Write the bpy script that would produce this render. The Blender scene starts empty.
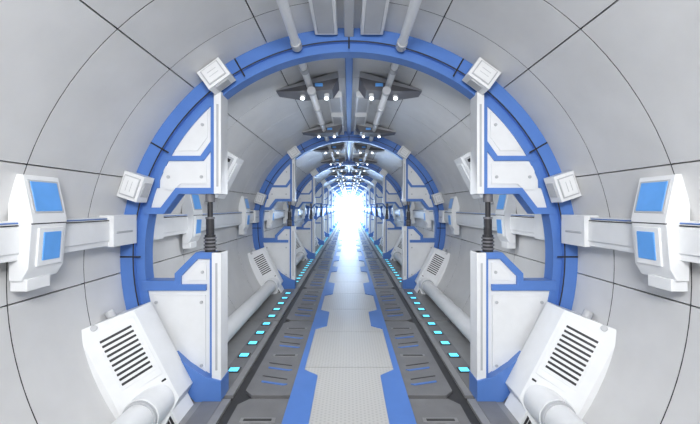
import bpy, bmesh, math
from mathutils import Vector
pi=math.pi
ZC=1.41      # tunnel axis height above floor
R=2.25       # wall radius
P=4.7        # bay length
Y0=3.5       # first ring
NB=11
YEND=Y0+P*(NB-1)+1.6
YS=-1.6
scn=bpy.context.scene
scn.view_settings.view_transform='Standard'
scn.view_settings.look='None'
scn.view_settings.exposure=0.12
scn.view_settings.gamma=0.92

# ---------------- materials ----------------
def mat(name,col,rough=0.45,metal=0.0,noise=0.0,nscale=6,bump=0.0,bscale=200,emit=None,estr=0):
    m=bpy.data.materials.new(name); m.use_nodes=True
    nt=m.node_tree; b=nt.nodes['Principled BSDF']
    b.inputs['Base Color'].default_value=(*col,1)
    b.inputs['Roughness'].default_value=rough
    b.inputs['Metallic'].default_value=metal
    tc=nt.nodes.new('ShaderNodeTexCoord')
    if noise>0:
        n=nt.nodes.new('ShaderNodeTexNoise'); n.inputs['Scale'].default_value=nscale
        n.inputs['Detail'].default_value=6
        nt.links.new(tc.outputs['Object'],n.inputs['Vector'])
        r=nt.nodes.new('ShaderNodeValToRGB')
        r.color_ramp.elements[0].position=0.3; r.color_ramp.elements[1].position=0.7
        r.color_ramp.elements[0].color=(*[c*(1-noise) for c in col],1)
        r.color_ramp.elements[1].color=(*[min(1,c*(1+noise*0.4)) for c in col],1)
        nt.links.new(n.outputs['Fac'],r.inputs['Fac'])
        nt.links.new(r.outputs['Color'],b.inputs['Base Color'])
    if bump>0:
        n2=nt.nodes.new('ShaderNodeTexNoise'); n2.inputs['Scale'].default_value=bscale
        nt.links.new(tc.outputs['Object'],n2.inputs['Vector'])
        bp=nt.nodes.new('ShaderNodeBump'); bp.inputs['Strength'].default_value=bump
        bp.inputs['Distance'].default_value=0.01
        nt.links.new(n2.outputs['Fac'],bp.inputs['Height'])
        nt.links.new(bp.outputs['Normal'],b.inputs['Normal'])
    if emit:
        b.inputs['Emission Color'].default_value=(*emit,1)
        b.inputs['Emission Strength'].default_value=estr
    return m
M={}
M['wall']=mat('wall_panel_white',(0.665,0.665,0.665),0.36,noise=0.06,nscale=3,bump=0.05,bscale=60)
M['white']=mat('painted_white',(0.79,0.80,0.81),0.32,noise=0.03,nscale=8)
M['grayw']=mat('light_gray_metal',(0.50,0.51,0.53),0.4,noise=0.05)
M['gap']=mat('panel_gap_dark',(0.03,0.03,0.035),0.8,noise=0.1)
M['blue']=mat('blue_enamel',(0.11,0.235,0.58),0.32,noise=0.05,nscale=4)
M['lblue']=mat('display_blue',(0.13,0.36,0.76),0.3,noise=0.08,nscale=10,emit=(0.1,0.33,0.8),estr=0.08)
M['dark']=mat('black_metal',(0.035,0.035,0.04),0.4,noise=0.2)
M['fdark']=mat('floor_plate_gray',(0.21,0.21,0.215),0.3,noise=0.12,nscale=5,bump=0.08)
M['fmid']=mat('floor_plate_mid',(0.29,0.29,0.295),0.3,noise=0.1,nscale=5,bump=0.05)
M['fblack']=mat('floor_channel_black',(0.055,0.055,0.058),0.4,noise=0.2)
M['brk']=mat('bracket_gray',(0.17,0.17,0.185),0.4,noise=0.1)
M['cyan']=mat('floor_light_cyan',(0.1,0.6,0.8),0.3,emit=(0.15,0.75,1.0),estr=1.15)
M['spot']=mat('spot_lens',(1,1,1),0.3,emit=(0.9,0.96,1.0),estr=5)
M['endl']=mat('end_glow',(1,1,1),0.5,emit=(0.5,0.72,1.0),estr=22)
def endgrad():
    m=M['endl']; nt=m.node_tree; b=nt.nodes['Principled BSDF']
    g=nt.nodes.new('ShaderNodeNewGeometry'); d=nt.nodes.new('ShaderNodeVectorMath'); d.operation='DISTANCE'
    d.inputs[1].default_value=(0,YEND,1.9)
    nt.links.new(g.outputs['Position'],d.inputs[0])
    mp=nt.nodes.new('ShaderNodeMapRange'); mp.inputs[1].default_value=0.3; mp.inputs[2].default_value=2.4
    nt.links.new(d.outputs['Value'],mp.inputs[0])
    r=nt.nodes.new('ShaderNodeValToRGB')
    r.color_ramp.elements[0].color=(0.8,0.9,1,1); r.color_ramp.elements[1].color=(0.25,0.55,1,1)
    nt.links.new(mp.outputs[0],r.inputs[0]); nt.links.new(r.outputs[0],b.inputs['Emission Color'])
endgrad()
def walkmat():
    m=mat('walkway_tread',(0.62,0.62,0.61),0.33)
    nt=m.node_tree; b=nt.nodes['Principled BSDF']
    tc=nt.nodes.new('ShaderNodeTexCoord'); sp=nt.nodes.new('ShaderNodeSeparateXYZ')
    nt.links.new(tc.outputs['Object'],sp.inputs[0])
    def mth(op,a,bb=None):
        n=nt.nodes.new('ShaderNodeMath'); n.operation=op
        for i,v in enumerate([a,bb]):
            if v is None: continue
            if isinstance(v,(int,float)): n.inputs[i].default_value=v
            else: nt.links.new(v,n.inputs[i])
        return n.outputs[0]
    k=2*pi/0.036
    s1=mth('COSINE',mth('MULTIPLY',sp.outputs[0],k))
    a=mth('MULTIPLY',sp.outputs[0],-k*0.5); c=mth('MULTIPLY',sp.outputs[1],k*0.866)
    s2=mth('COSINE',mth('ADD',a,c)); s3=mth('COSINE',mth('SUBTRACT',a,c))
    s=mth('ADD',mth('ADD',s1,s2),s3)
    r=nt.nodes.new('ShaderNodeValToRGB')
    r.color_ramp.elements[0].position=0.0; r.color_ramp.elements[0].color=(0.54,0.535,0.52,1)
    r.color_ramp.elements[1].position=1.0; r.color_ramp.elements[1].color=(0.45,0.445,0.435,1)
    nt.links.new(mth('MULTIPLY',s,0.45),r.inputs['Fac'])
    nt.links.new(r.outputs['Color'],b.inputs['Base Color'])
    bp=nt.nodes.new('ShaderNodeBump'); bp.inputs['Strength'].default_value=0.08; bp.inputs['Distance'].default_value=0.004
    bp.invert=True
    nt.links.new(s,bp.inputs['Height']); nt.links.new(bp.outputs['Normal'],b.inputs['Normal'])
    return m
M['walk']=walkmat()

# ---------------- mesh builder ----------------
class MB:
    def __init__(s): s.v=[]; s.f=[]; s.m=[]; s.sm=[]; s.mats=[]
    def mi(s,k):
        if k not in s.mats: s.mats.append(k)
        return s.mats.index(k)
    def add(s,vs,fs,k,smooth=False):
        o=len(s.v); s.v+= [tuple(v) for v in vs]; i=s.mi(k)
        for f in fs:
            s.f.append([o+a for a in f]); s.m.append(i); s.sm.append(smooth)
    def hexa(s,p,k):
        s.add(p,[(0,1,2,3),(7,6,5,4),(0,4,5,1),(1,5,6,2),(2,6,7,3),(3,7,4,0)],k)
    def box(s,x0,x1,y0,y1,z0,z1,k):
        s.hexa([(x0,y0,z0),(x1,y0,z0),(x1,y1,z0),(x0,y1,z0),(x0,y0,z1),(x1,y0,z1),(x1,y1,z1),(x0,y1,z1)],k)
    def prism(s,poly,y0,y1,k):      # poly in xz
        n=len(poly)
        vs=[(x,y0,z) for x,z in poly]+[(x,y1,z) for x,z in poly]
        fs=[tuple(range(n)),tuple(range(2*n-1,n-1,-1))]+[(i,(i+1)%n,n+(i+1)%n,n+i) for i in range(n)]
        s.add(vs,fs,k)
    def slab(s,poly,z0,z1,k):       # poly in xy
        n=len(poly)
        vs=[(x,y,z0) for x,y in poly]+[(x,y,z1) for x,y in poly]
        fs=[tuple(range(n)),tuple(range(2*n-1,n-1,-1))]+[(i,(i+1)%n,n+(i+1)%n,n+i) for i in range(n)]
        s.add(vs,fs,k)
    def cyl(s,p0,p1,r,k,n=28,r1=None):
        p0=Vector(p0);p1=Vector(p1); d=(p1-p0).normalized()
        a=d.orthogonal().normalized(); b=d.cross(a); r1=r if r1 is None else r1
        vs=[p0+(a*math.cos(2*pi*i/n)+b*math.sin(2*pi*i/n))*r for i in range(n)]+[p1+(a*math.cos(2*pi*i/n)+b*math.sin(2*pi*i/n))*r1 for i in range(n)]
        s.add(vs,[(i,(i+1)%n,n+(i+1)%n,n+i) for i in range(n)],k,True)
        s.add(vs[:n],[tuple(range(n))],k); s.add(vs[n:],[tuple(range(n))],k)
    def shell(s,t0,t1,r0,r1,y0,y1,k,n=None):   # angular sector solid, degrees
        n=n or max(2,int(abs(t1-t0)/2.5))
        vs=[]
        for i in range(n+1):
            t=math.radians(t0+(t1-t0)*i/n)
            for r,y in ((r0,y0),(r0,y1),(r1,y1),(r1,y0)):
                vs.append((r*math.cos(t),y,ZC+r*math.sin(t)))
        o=len(s.v); s.v+=vs; mi=s.mi(k)
        for i in range(n):
            for j in range(4):
                a=i*4+j; b=i*4+(j+1)%4
                s.f.append([o+a,o+b,o+b+4,o+a+4]); s.m.append(mi); s.sm.append(False)
        s.f.append([o,o+1,o+2,o+3]); s.m.append(mi); s.sm.append(False)
        s.f.append([o+n*4+j for j in range(4)]); s.m.append(mi); s.sm.append(False)
    def mesh(s,name,mirror=False):
        me=bpy.data.meshes.new(name)
        vs=[(-x,y,z) for x,y,z in s.v] if mirror else s.v
        me.from_pydata(vs,[],s.f)
        for k in s.mats: me.materials.append(M[k])
        for i,p in enumerate(me.polygons):
            p.material_index=s.m[i]; p.use_smooth=s.sm[i]
        bm=bmesh.new(); bm.from_mesh(me)
        bmesh.ops.remove_doubles(bm,verts=bm.verts,dist=0.00002)
        bmesh.ops.recalc_face_normals(bm,faces=bm.faces)
        for f in bm.faces: f.smooth=True
        for e in bm.edges:
            if len(e.link_faces)!=2 or e.calc_face_angle(0)>math.radians(28): e.smooth=False
        bm.to_mesh(me); bm.free(); me.update()
        return me
def obj(name,me,loc=(0,0,0),bevel=0.0,seg=2):
    o=bpy.data.objects.new(name,me); o.location=loc
    scn.collection.objects.link(o)
    if bevel:
        b=o.modifiers.new('bevel','BEVEL'); b.width=bevel; b.segments=seg
        b.limit_method='ANGLE'; b.angle_limit=math.radians(35)
    return o

# ---------------- wall / ceiling panels ----------------
rel=[-4.58,-3.45,-2.35,-1.2,-0.53,-0.02]
ys=set()
for k in range(NB+1):
    for r_ in rel:
        y=Y0+k*P+r_
        if YS<y<YEND: ys.add(round(y,3))
ys=[YS]+sorted(ys)+[YEND]
TB=-39.5
def panels(name,angs):
    b=MB(); g=0.005
    ga=math.degrees(g/R)
    for a0,a1 in zip(angs[:-1],angs[1:]):
        for y0,y1 in zip(ys[:-1],ys[1:]):
            if y1-y0<0.05: continue
            b.shell(a0+ga,a1-ga,R,R+0.035,y0+g,y1-g,'wall',n=max(3,int((a1-a0)/3)))
    for y in ys[1:-1]:
        b.shell(angs[0],angs[-1],R+0.003,R+0.034,y-g,y+g,'gap',n=int((angs[-1]-angs[0])/3))
    b.shell(angs[0],angs[-1],R+0.036,R+0.07,YS,YEND,'gap')
    return obj(name,b.mesh(name))
panels('wall_right',[TB,-4,20,47.5])
panels('wall_left',[132.5,160,184,180-TB])
panels('ceiling',[47.5,69,111,132.5])

# ---------------- floor ----------------
b=MB()
b.box(-1.76,1.76,YS,YEND,-0.12,-0.03,'fblack')
for s in (-1,1):
    def bx(x0,x1,y0,y1,z0,z1,k): b.box(min(s*x0,s*x1),max(s*x0,s*x1),y0,y1,z0,z1,k)
    y=Y0-2*P
    while y<YEND:
        for (a,c) in ((0.03,2.32),(2.38,4.67)):
            if y+a>YEND-2: continue
            ya=max(YS,y+a); yc=y+c
            if yc<=YS: continue
            b.slab([(s*0.575,ya),(s*0.98,ya),(s*1.07,ya+0.1),(s*1.07,yc-0.1),(s*0.98,yc),(s*0.575,yc)],-0.03,0.0,'fdark')
            bx(1.17,1.76,ya,yc,-0.03,0.0,'fmid')
            bx(1.245,1.43,ya+0.03,yc-0.03,0.0,0.006,'fdark')
            q=ya+0.22; i=0
            while q<yc-0.35:
                if i%3<2:
                    b.slab([(s*0.66,q),(s*0.70,q-0.025),(s*0.95,q+0.045),(s*0.95,q+0.07),(s*0.70,q+0.0)],0.0,0.008,'blue')
                    b.slab([(s*0.68,q+0.10),(s*0.97,q+0.18),(s*0.97,q+0.195),(s*0.68,q+0.115)],0.0,0.004,'fblack')
                else:
                    b.slab([(s*0.66,q+0.03),(s*0.97,q+0.03),(s*0.97,q+0.10),(s*0.66,q+0.10)],0.0,0.005,'fmid')
                    b.slab([(s*0.69,q+0.05),(s*0.94,q+0.05),(s*0.94,q+0.08),(s*0.69,q+0.08)],0.005,0.008,'fblack')
                q+=0.33;i+=1
        y+=P
obj('floor',b.mesh('floor'))
b=MB()
y=YS
seams=[YS]
q=Y0-P+0.62
while q<YEND:
    if q>YS+0.1: seams.append(q)
    q+=P/4
seams.append(YEND)
b.box(-0.58,0.58,YS,YEND,-0.03,0.004,'gap')
for a,c in zip(seams[:-1],seams[1:]):
    b.box(-0.58,0.58,a+0.005,c-0.005,0.0,0.012,'walk')
obj('walkway',b.mesh('walkway'))
def edge(sgn):
    b=MB()
    yy=Y0-2*P; out=0.585
    inner=[]
    while yy<YEND:
        for (a,c) in ((-0.62,0.40),(2.05,2.75)):
            inner+= [(0.515,yy+a-0.14),(0.35,yy+a),(0.35,yy+c),(0.515,yy+c+0.14)]
        yy+=P
    inner=[p for p in inner if YS<p[1]<YEND-0.2]
    full=[(0.515,YS)]+inner+[(0.515,YEND)]
    vs=[];n=len(full)
    for (x,y) in full:
        for (xx,z) in ((x,0.012),(x,0.026),(out,0.026),(out,-0.0)):
            vs.append((sgn*xx,y,z))
    fs=[]
    for i in range(n-1):
        for j in range(4):
            a=i*4+j;c=i*4+(j+1)%4
            fs.append((a,c,c+4,a+4))
    fs.append((0,1,2,3)); fs.append(tuple((n-1)*4+j for j in range(4)))
    b.add(vs,fs,'blue')
    return b
for sgn in (-1,1):
    obj('walkway_edge_trim',edge(sgn).mesh('walkway_edge'))
for s in (-1,1):
    b=MB(); y=4.06-0.40*8
    while y<YEND-1:
        ph=(y-Y0)%P
        if 0.3<ph<P-0.25:
            cx=s*1.335
            b.box(cx-0.07,cx+0.07,y-0.06,y+0.06,0.006,0.014,'fblack')
            b.box(cx-0.052,cx+0.052,y-0.042,y+0.042,0.012,0.02,'cyan')
        y+=0.40
    obj('floor_marker_lights',b.mesh('floor_marker_lights'))

# ---------------- portal frames ----------------
def arc(r,z0,z1,n=24):
    t0=math.asin((z0-ZC)/r); t1=math.asin((z1-ZC)/r)
    return [(r*math.cos(t0+(t1-t0)*i/n),ZC+r*math.sin(t0+(t1-t0)*i/n)) for i in range(n+1)]
def portal():
    b=MB()
    b.shell(TB,180-TB,2.12,2.27,-0.06,0.16,'blue',n=120)
    b.shell(TB,180-TB,2.035,2.12,-0.015,0.13,'blue',n=120)
    b.shell(TB,180-TB,2.116,2.128,-0.063,-0.059,'dark',n=120)
    for t in (30,60,90,120,150,0,180,205,-25):
        b.shell(t-0.2,t+0.2,2.046,2.262,-0.0635,-0.0605,'gap',n=2)
    for s in (-1,1):
        f=lambda p:[(s*x,z) for x,z in p]
        rr=2.06
        zt=ZC+math.sqrt(rr*rr-1.30**2)
        up=[(1.30,zt)]+arc(rr,zt,1.87)[1:]+[(1.86,1.87),(1.71,2.07),(1.30,2.07)]
        b.prism(f(up),0.0,0.08,'white')
        b.prism(f([(2.04,1.83),(1.84,1.83),(1.69,2.03),(1.28,2.03),(1.28,2.09),(1.72,2.09),(1.87,1.895),(2.04,1.895)]),-0.03,0.11,'blue')
        b.prism(f([(1.325,2.09),(1.375,2.09),(1.375,zt-0.10),(1.325,zt-0.03)]),-0.025,0.10,'blue')
        b.prism(f([(1.375,2.56),(1.48,2.41),(1.88,2.41),(1.88,2.36),(1.45,2.36),(1.375,2.46)]),-0.018,0.09,'blue')
        b.prism(f([(1.88,2.41),(1.93,2.36),(1.93,2.09+0.0),(1.89,2.09),(1.88,2.36)]),-0.018,0.09,'blue')
        b.prism(f([(1.42,2.13),(1.68,2.13),(1.74,2.07),(1.85,2.07),(1.85,2.31),(1.45,2.31),(1.42,2.35)]),-0.012,0.0,'white')
        b.prism(f([(1.41,zt-0.15),(1.41,2.60),(1.51,2.46),(1.74,2.46)]),-0.012,0.0,'white')
        b.box(min(s*1.255,s*1.325),max(s*1.255,s*1.325),-0.07,0.12,2.03,ZC+math.sqrt(2.05**2-1.25**2)+0.0,'white')
        lo=[(1.30,1.41),(1.50,1.41),(1.69,1.22),(1.69,1.14),(2.03,1.14)]+arc(rr,1.14,0.02)[1:]+[(1.30,0.02)]
        b.prism(f(lo),0.0,0.08,'white')
        b.prism(f([(1.27,1.45),(1.52,1.45),(1.73,1.24),(1.73,1.17),(2.05,1.17),(2.05,1.07),(1.42,1.07),(1.42,1.13),(1.67,1.13),(1.67,1.21),(1.50,1.385),(1.27,1.385)]),-0.03,0.11,'blue')
        b.prism(f([(1.345,0.2),(1.385,0.25),(1.385,1.385),(1.345,1.385)]),-0.02,0.10,'blue')
        a2=arc(2.06,0.42,0.0,10)
        b.prism(f([(1.25,0.0),(1.25,0.20),(1.40,0.24),(1.58,0.36),(1.70,0.47)]+a2),-0.09,0.14,'blue')
        i1=arc(1.985,1.02,0.44,12)
        b.prism(f([(1.43,1.02)]+i1+[(1.60,0.31),(1.43,0.22)]),-0.012,0.0,'white')
        b.prism(f([(1.42,1.35),(1.47,1.35),(1.60,1.22),(1.60,1.17),(1.42,1.17)]),-0.012,0.0,'white')
        b.box(min(s*1.255,s*1.345),max(s*1.255,s*1.345),-0.07,0.12,0.18,1.45,'white')
        b.box(min(s*1.29,s*1.31),max(s*1.29,s*1.31),-0.075,-0.06,0.3,1.35,'grayw')
        b.box(min(s*1.28,s*1.30),max(s*1.28,s*1.30),-0.075,-0.06,2.1,zt-0.1,'grayw')
        for (x,z) in ((1.47,0.95),(1.47,0.32),(1.92,0.95),(1.80,2.2),(1.47,2.2),(1.46,2.72),(1.46,1.25)):
            b.cyl((s*x,-0.022,z),(s*x,0.0,z),0.016,'grayw',n=14)
    return b
me_portal=portal().mesh('portal_frame')
for k in range(NB):
    obj('portal_frame',me_portal,(0,Y0+k*P,0),0.006,2)
b=MB()
b.cyl((0,0,1.45),(0,0,2.03),0.026,'dark')
b.cyl((0,0,1.45),(0,0,1.62),0.052,'dark')
for i in range(4): b.cyl((0,0,1.475+i*0.035),(0,0,1.49+i*0.035),0.062,'brk')
b.cyl((0,0,1.62),(0,0,1.78),0.040,'dark')
b.cyl((0,0,1.95),(0,0,2.03),0.045,'brk')
b.cyl((0,0,1.78),(0,0,1.80),0.045,'brk')
me=b.mesh('piston')
for k in range(NB):
    for s in(-1,1): obj('hydraulic_piston',me,(s*1.40,Y0+k*P+0.03,0))

# ---------------- side rails ----------------
for mir in (False,True):
    b=MB()
    segs=[(YS,Y0-0.06)]+[(Y0+k*P+0.16,Y0+(k+1)*P-0.06) for k in range(NB-1)]
    for (a,c) in segs:
        b.box(2.13,2.235,a,c,1.555,1.81,'white')
        b.box(2.118,2.14,a,c,1.60,1.765,'white')
        b.box(2.122,2.135,a,c,1.775,1.783,'gap')
        b.box(2.085,2.235,c-0.34,c,1.545,1.825,'white')
        b.box(2.080,2.09,c-0.30,c-0.07,1.66,1.68,'grayw')
        if a>YS: b.box(2.085,2.235,a,a+0.28,1.545,1.825,'white')
        b.box(2.125,2.14,a+0.3,c-0.36,1.79,1.80,'blue')
    obj('side_rail',b.mesh('side_rail',mir),(0,0,0),0.008,2)
def rbox():
    b=MB()
    prof=[(2.20,2.12),(2.10,2.11),(2.035,1.81),(2.045,1.77),(2.065,1.50),(2.11,1.42),(2.19,1.42)]
    def ext(prof,y0,y1,k):
        n=len(prof)
        vs=[(x,y0,z) for x,z in prof]+[(x,y1,z) for x,z in prof]
        fs=[tuple(range(n)),tuple(range(2*n-1,n-1,-1))]+[(i,(i+1)%n,n+(i+1)%n,n+i) for i in range(n)]
        b.add(vs,fs,k)
    ext(prof,-0.13,0.15,'white')
    def fac(a,c,u0,u1,y0,y1,th,k):
        a=Vector((a[0],0,a[1]));c=Vector((c[0],0,c[1])); d=c-a
        n=Vector((d.z,0,-d.x)).normalized()
        if n.x>0:n=-n
        p=[]
        for off in (-0.004,th):
            for (u,y) in ((u0,y0),(u1,y0),(u1,y1),(u0,y1)):
                q=a+d*u+n*off; p.append((q.x,y,q.z))
        b.hexa(p,k)
    fac((2.10,2.11),(2.035,1.81),0.10,0.84,-0.11,0.13,0.006,'grayw')
    fac((2.10,2.11),(2.035,1.81),0.14,0.80,-0.095,0.115,0.010,'lblue')
    fac((2.045,1.77),(2.065,1.50),0.02,0.98,-0.08,0.12,0.012,'white')
    fac((2.045,1.77),(2.065,1.50),0.14,0.84,-0.045,0.095,0.018,'lblue')
    fac((2.045,1.80),(2.045,1.785),0.0,1.0,-0.13,0.15,0.006,'gap')
    b.box(2.09,2.2,-0.11,0.07,1.35,1.43,'white')
    return b
rb=rbox(); mr=rb.mesh('rail_control_box'); ml=rb.mesh('rail_control_box_l',True)
y=2.38
while y<YEND-1:
    obj('rail_control_box',mr,(0,y,0),0.012,3); obj('rail_control_box',ml,(0,y,0),0.012,3)
    y+=P/2

def frame(theta,r=R):
    t=math.radians(theta)
    o=Vector((r*math.cos(t),0,ZC+r*math.sin(t)))
    n=Vector((-math.cos(t),0,-math.sin(t)))
    tt=Vector((math.sin(t),0,-math.cos(t)))
    return lambda a,nn,y: tuple(o+tt*a+n*nn+Vector((0,y,0)))
def lbox(b,F,t0,t1,n0,n1,y0,y1,k,tap=0.0):
    b.hexa([F(t0,n0,y0),F(t1,n0,y0),F(t1,n0,y1),F(t0,n0,y1),F(t0+tap,n1,y0+tap),F(t1-tap,n1,y0+tap),F(t1-tap,n1,y1-tap),F(t0+tap,n1,y1-tap)],k)
for th in (18.5,54):
    F=frame(th); b=MB()
    lbox(b,F,-0.125,0.125,0.005,0.20,-0.24,-0.07,'white')
    lbox(b,F,-0.095,0.095,0.025,0.175,-0.252,-0.23,'grayw')
    lbox(b,F,-0.085,0.085,0.033,0.167,-0.258,-0.24,'white')
    for i in range(2): lbox(b,F,-0.05,0.05,0.075+i*0.04,0.081+i*0.04,-0.260,-0.25,'grayw')
    lbox(b,F,-0.07,0.07,0.20,0.21,-0.21,-0.10,'grayw')
    a=b.mesh('sensor_box'); c=b.mesh('sensor_box_l',True)
    for k in range(NB):
        obj('sensor_box',a,(0,Y0+k*P,0),0.012,3); obj('sensor_box',c,(0,Y0+k*P,0),0.012,3)
F=frame(27); b=MB()
lbox(b,F,-0.36,0.36,-0.01,0.22,-0.17,0.2,'white',0.02)
lbox(b,F,-0.30,0.02,0.05,0.18,-0.175,-0.14,'grayw')
lbox(b,F,-0.27,-0.22,0.07,0.15,-0.18,-0.17,'gap')
lbox(b,F,0.08,0.30,0.06,0.15,-0.17,-0.14,'grayw')
lbox(b,F,-0.26,0.26,0.21,0.235,-0.1,0.12,'white',0.01)
lbox(b,F,0.36,0.5,0.0,0.1,-0.08,0.1,'grayw')
a=b.mesh('wall_cabinet'); c=b.mesh('wall_cabinet_l',True)
for k in range(NB-1):
    obj('wall_cabinet',a,(0,Y0+k*P+1.85,0),0.014,3); obj('wall_cabinet',c,(0,Y0+k*P+1.85,0),0.014,3)

# ---------------- vent machines with pipe ----------------
F=frame(-27.5,2.235); b=MB()
yA,yB,yE=-0.66,-0.36,-0.08
NI=0.32
def sl(t,u,off):
    d=Vector((yB-yA,NI)); nn=Vector((-d.y,d.x)).normalized()
    return F(t,d.y*u+nn.y*off,yA+d.x*u+nn.x*off)
def tb(t0,t1,u0,u1,th,k,o0=-0.004):
    b.hexa([sl(t0,u0,o0),sl(t1,u0,o0),sl(t1,u1,o0),sl(t0,u1,o0),sl(t0,u0,th),sl(t1,u0,th),sl(t1,u1,th),sl(t0,u1,th)],k)
tA,tD=-0.56,0.66
tB_,tC=-0.51,0.38
prof=[(tA,tD,-0.06,yA-0.02),(tA,tD,0.03,yA),(tB_,tC,NI,yB),(tB_,tC,NI,yE),(tA,tD,-0.06,yE)]
vs=[]
for (a0,a1,n,y) in prof: vs.append(F(a0,n,y))
for (a0,a1,n,y) in prof: vs.append(F(a1,n,y))
b.add(vs,[(0,1,2,3,4),(9,8,7,6,5)]+[(i,(i+1)%5,5+(i+1)%5,5+i) for i in range(5)],'white')
tb(-0.46,0.11,0.14,0.94,0.014,'white')
tb(-0.41,0.05,0.24,0.88,0.018,'white')
for i in range(10):
    t=-0.40+i*0.044
    tb(t,t+0.020,0.28,0.84,0.022,'dark')
tb(0.16,0.18,0.1,0.95,0.003,'gap')
lbox(b,F,0.36,0.56,0.04,0.26,-0.44,-0.13,'white')
for i in range(6):
    lbox(b,F,0.50,0.57,0.06+i*0.031,0.078+i*0.031,-0.43,-0.18,'dark')
    lbox(b,F,0.40,0.565,0.06+i*0.031,0.078+i*0.031,-0.45,-0.43,'dark')
b.cyl(sl(-0.52,0.3,0.0),sl(-0.52,0.3,0.03),0.025,'grayw',n=18)
b.cyl(F(-0.60,0.12,-0.36),F(-0.52,0.12,-0.36),0.04,'grayw',n=18)
tp,npip=0.30,0.17
L=-(P-0.17)
b.cyl(F(tp,npip,-0.40),F(tp,npip,-0.66),0.150,'white',n=36)
b.cyl(F(tp,npip,-0.655),F(tp,npip,-0.69),0.140,'grayw',n=36)
b.cyl(F(tp,npip,-0.5),F(tp,npip,L),0.122,'white',n=36)
b.cyl(F(tp,npip,L),F(tp,npip,L+0.15),0.15,'grayw',n=36)
a=b.mesh('vent_unit'); c=b.mesh('vent_unit_l',True)
for k in range(NB):
    obj('vent_unit_with_pipe',a,(0,Y0+k*P,0),0.016,3); obj('vent_unit_with_pipe',c,(0,Y0+k*P,0),0.016,3)

# ---------------- ceiling gear ----------------
cz=lambda x,r=R: ZC+math.sqrt(r*r-x*x)
b=MB()
for k in range(-1,NB-1):
    a=Y0+k*P+0.16; c=Y0+(k+1)*P-0.06
    a=max(a,YS)
    b.box(-0.045,0.045,a,c,cz(0)-0.09,cz(0)+0.0,'grayw' if k<0 else 'blue')
obj('ceiling_center_rib',b.mesh('ceiling_center_rib'),bevel=0.008)
for s in (-1,1):
    b=MB()
    for k in range(-1,NB-1):
        a=Y0+k*P+0.18; c=Y0+(k+1)*P-0.06
        a=max(a,YS)
        b.cyl((s*0.51,a,3.47),(s*0.51,c,3.47),0.042,'white',n=24)
        for yy in (c-0.06,a+0.3,(a+c)/2):
            b.cyl((s*0.51,yy-0.05,3.47),(s*0.51,yy+0.05,3.47),0.052,'grayw',n=24)
    obj('ceiling_tube',b.mesh('ceiling_tube'))
    b=MB()
    for k in range(-1,NB-1):
        c=Y0+(k+1)*P
        for (y0,y1) in ((c-1.75,c-0.95),(c-0.85,c-0.10),(c-2.9,c-2.0)):
            xx0,xx1=min(s*0.11,s*0.33),max(s*0.11,s*0.33)
            b.box(xx0,xx1,y0,y1,3.57,cz(0.33)+0.02,'white')
            b.box(xx0+0.03,xx1-0.03,y0+0.04,y1-0.04,3.562,3.575,'grayw')
    obj('ceiling_duct',b.mesh('ceiling_duct'),bevel=0.01)
def bracket(rod):
    b=MB()
    bot=[(0.22,-0.16,3.42),(0.62,-0.20,3.39),(0.62,0.22,3.39),(0.22,0.22,3.42)]
    b.hexa(bot+[(0.14,-0.20,3.56),(0.96,-0.10,3.42),(0.96,0.14,3.42),(0.14,0.28,3.56)],'brk')
    b.hexa([(0.14,-0.20,3.56),(0.96,-0.10,3.42),(0.96,0.14,3.42),(0.14,0.28,3.56),
            (0.14,-0.17,3.66),(0.96,-0.07,3.46),(0.96,0.10,3.46),(0.14,0.26,3.66)],'grayw')
    b.box(0.34,0.44,-0.19,-0.16,3.46,3.50,'lblue')
    if rod:
        b.cyl((0.47,-0.30,3.355),(0.47,1.35,3.355),0.045,'white',n=24)
        for y in (-0.30,0.45,1.33): b.cyl((0.47,y-0.04,3.355),(0.47,y+0.04,3.355),0.054,'grayw',n=24)
        b.cyl((0.47,1.30,3.355),(0.47,1.30,3.52),0.02,'grayw',n=12)
    for x in (0.30,0.62):
        b.cyl((x,0.0,3.42),(x,-0.04,3.345),0.034,'white',n=20)
        b.cyl((x,-0.038,3.349),(x,-0.043,3.340),0.027,'spot',n=20)
    return b
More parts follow.
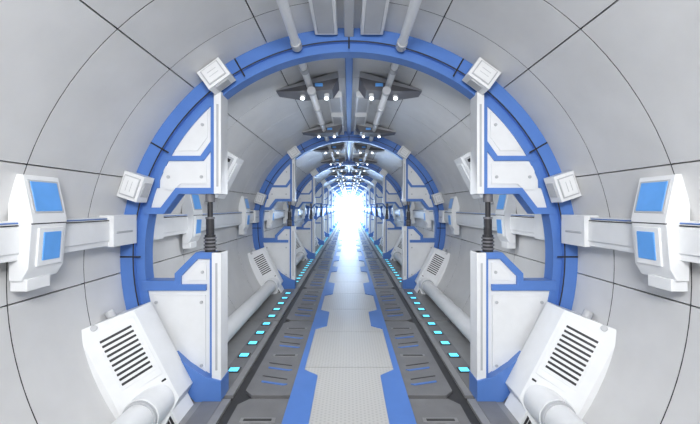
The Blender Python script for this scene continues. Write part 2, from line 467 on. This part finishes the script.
for rod in (True,False):
    bb=bracket(rod); a=bb.mesh('ceiling_spot_bracket'); c=bb.mesh('ceiling_spot_bracket_l',True)
    d=1.2 if rod else 3.75
    for k in range(-1,NB-1):
        y=Y0+k*P+d
        if 0.5<y<3.4: continue
        obj('ceiling_spot_bracket',a,(0,y,0),0.008,2); obj('ceiling_spot_bracket',c,(0,y,0),0.008,2)

# ---------------- far end ----------------
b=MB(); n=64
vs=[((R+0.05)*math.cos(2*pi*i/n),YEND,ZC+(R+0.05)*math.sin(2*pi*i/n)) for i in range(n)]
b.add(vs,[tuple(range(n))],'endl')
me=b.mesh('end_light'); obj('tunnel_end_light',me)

# ---------------- lights ----------------
def area(name,loc,rot,sx,sy,e,col=(1,1,1)):
    l=bpy.data.lights.new(name,'AREA'); l.shape='RECTANGLE'; l.size=sx; l.size_y=sy; l.energy=e; l.color=col
    o=bpy.data.objects.new(name,l); o.location=loc; o.rotation_euler=rot
    scn.collection.objects.link(o)
en=[48,40,44,70,130,260,450,650,800,800]  # far fills run stronger, standing in for the glow around the end light
for k in range(NB-1):
    c=(0.95,0.975,1) if k<2 else ((0.76,0.88,1) if k<4 else (0.6,0.79,1))
    area('bay_fill_light',(0,Y0+k*P+0.2,2.6),(math.radians(50),0,0),1.6,0.6,en[k],c)  # added fill behind each ring, unseen from the camera, no fixture there
area('bay_fill_light',(0,-0.8,3.2),(math.radians(62),0,0),1.4,0.7,150,(1,1,1))  # added fill behind the camera, brightens the first bay
w=bpy.data.worlds.new('World'); scn.world=w; w.use_nodes=True
w.node_tree.nodes['Background'].inputs[0].default_value=(0.98,0.99,1,1)
w.node_tree.nodes['Background'].inputs[1].default_value=0.75

# ---------------- camera ----------------
cd=bpy.data.cameras.new('Camera'); cd.sensor_width=36; cd.lens=18.0
cd.shift_y=-5/700; cd.shift_x=1/700
cd.clip_start=0.05; cd.clip_end=200
co=bpy.data.objects.new('Camera',cd); co.location=(0,0,1.9); co.rotation_euler=(math.radians(90),0,0)
scn.collection.objects.link(co); scn.camera=co
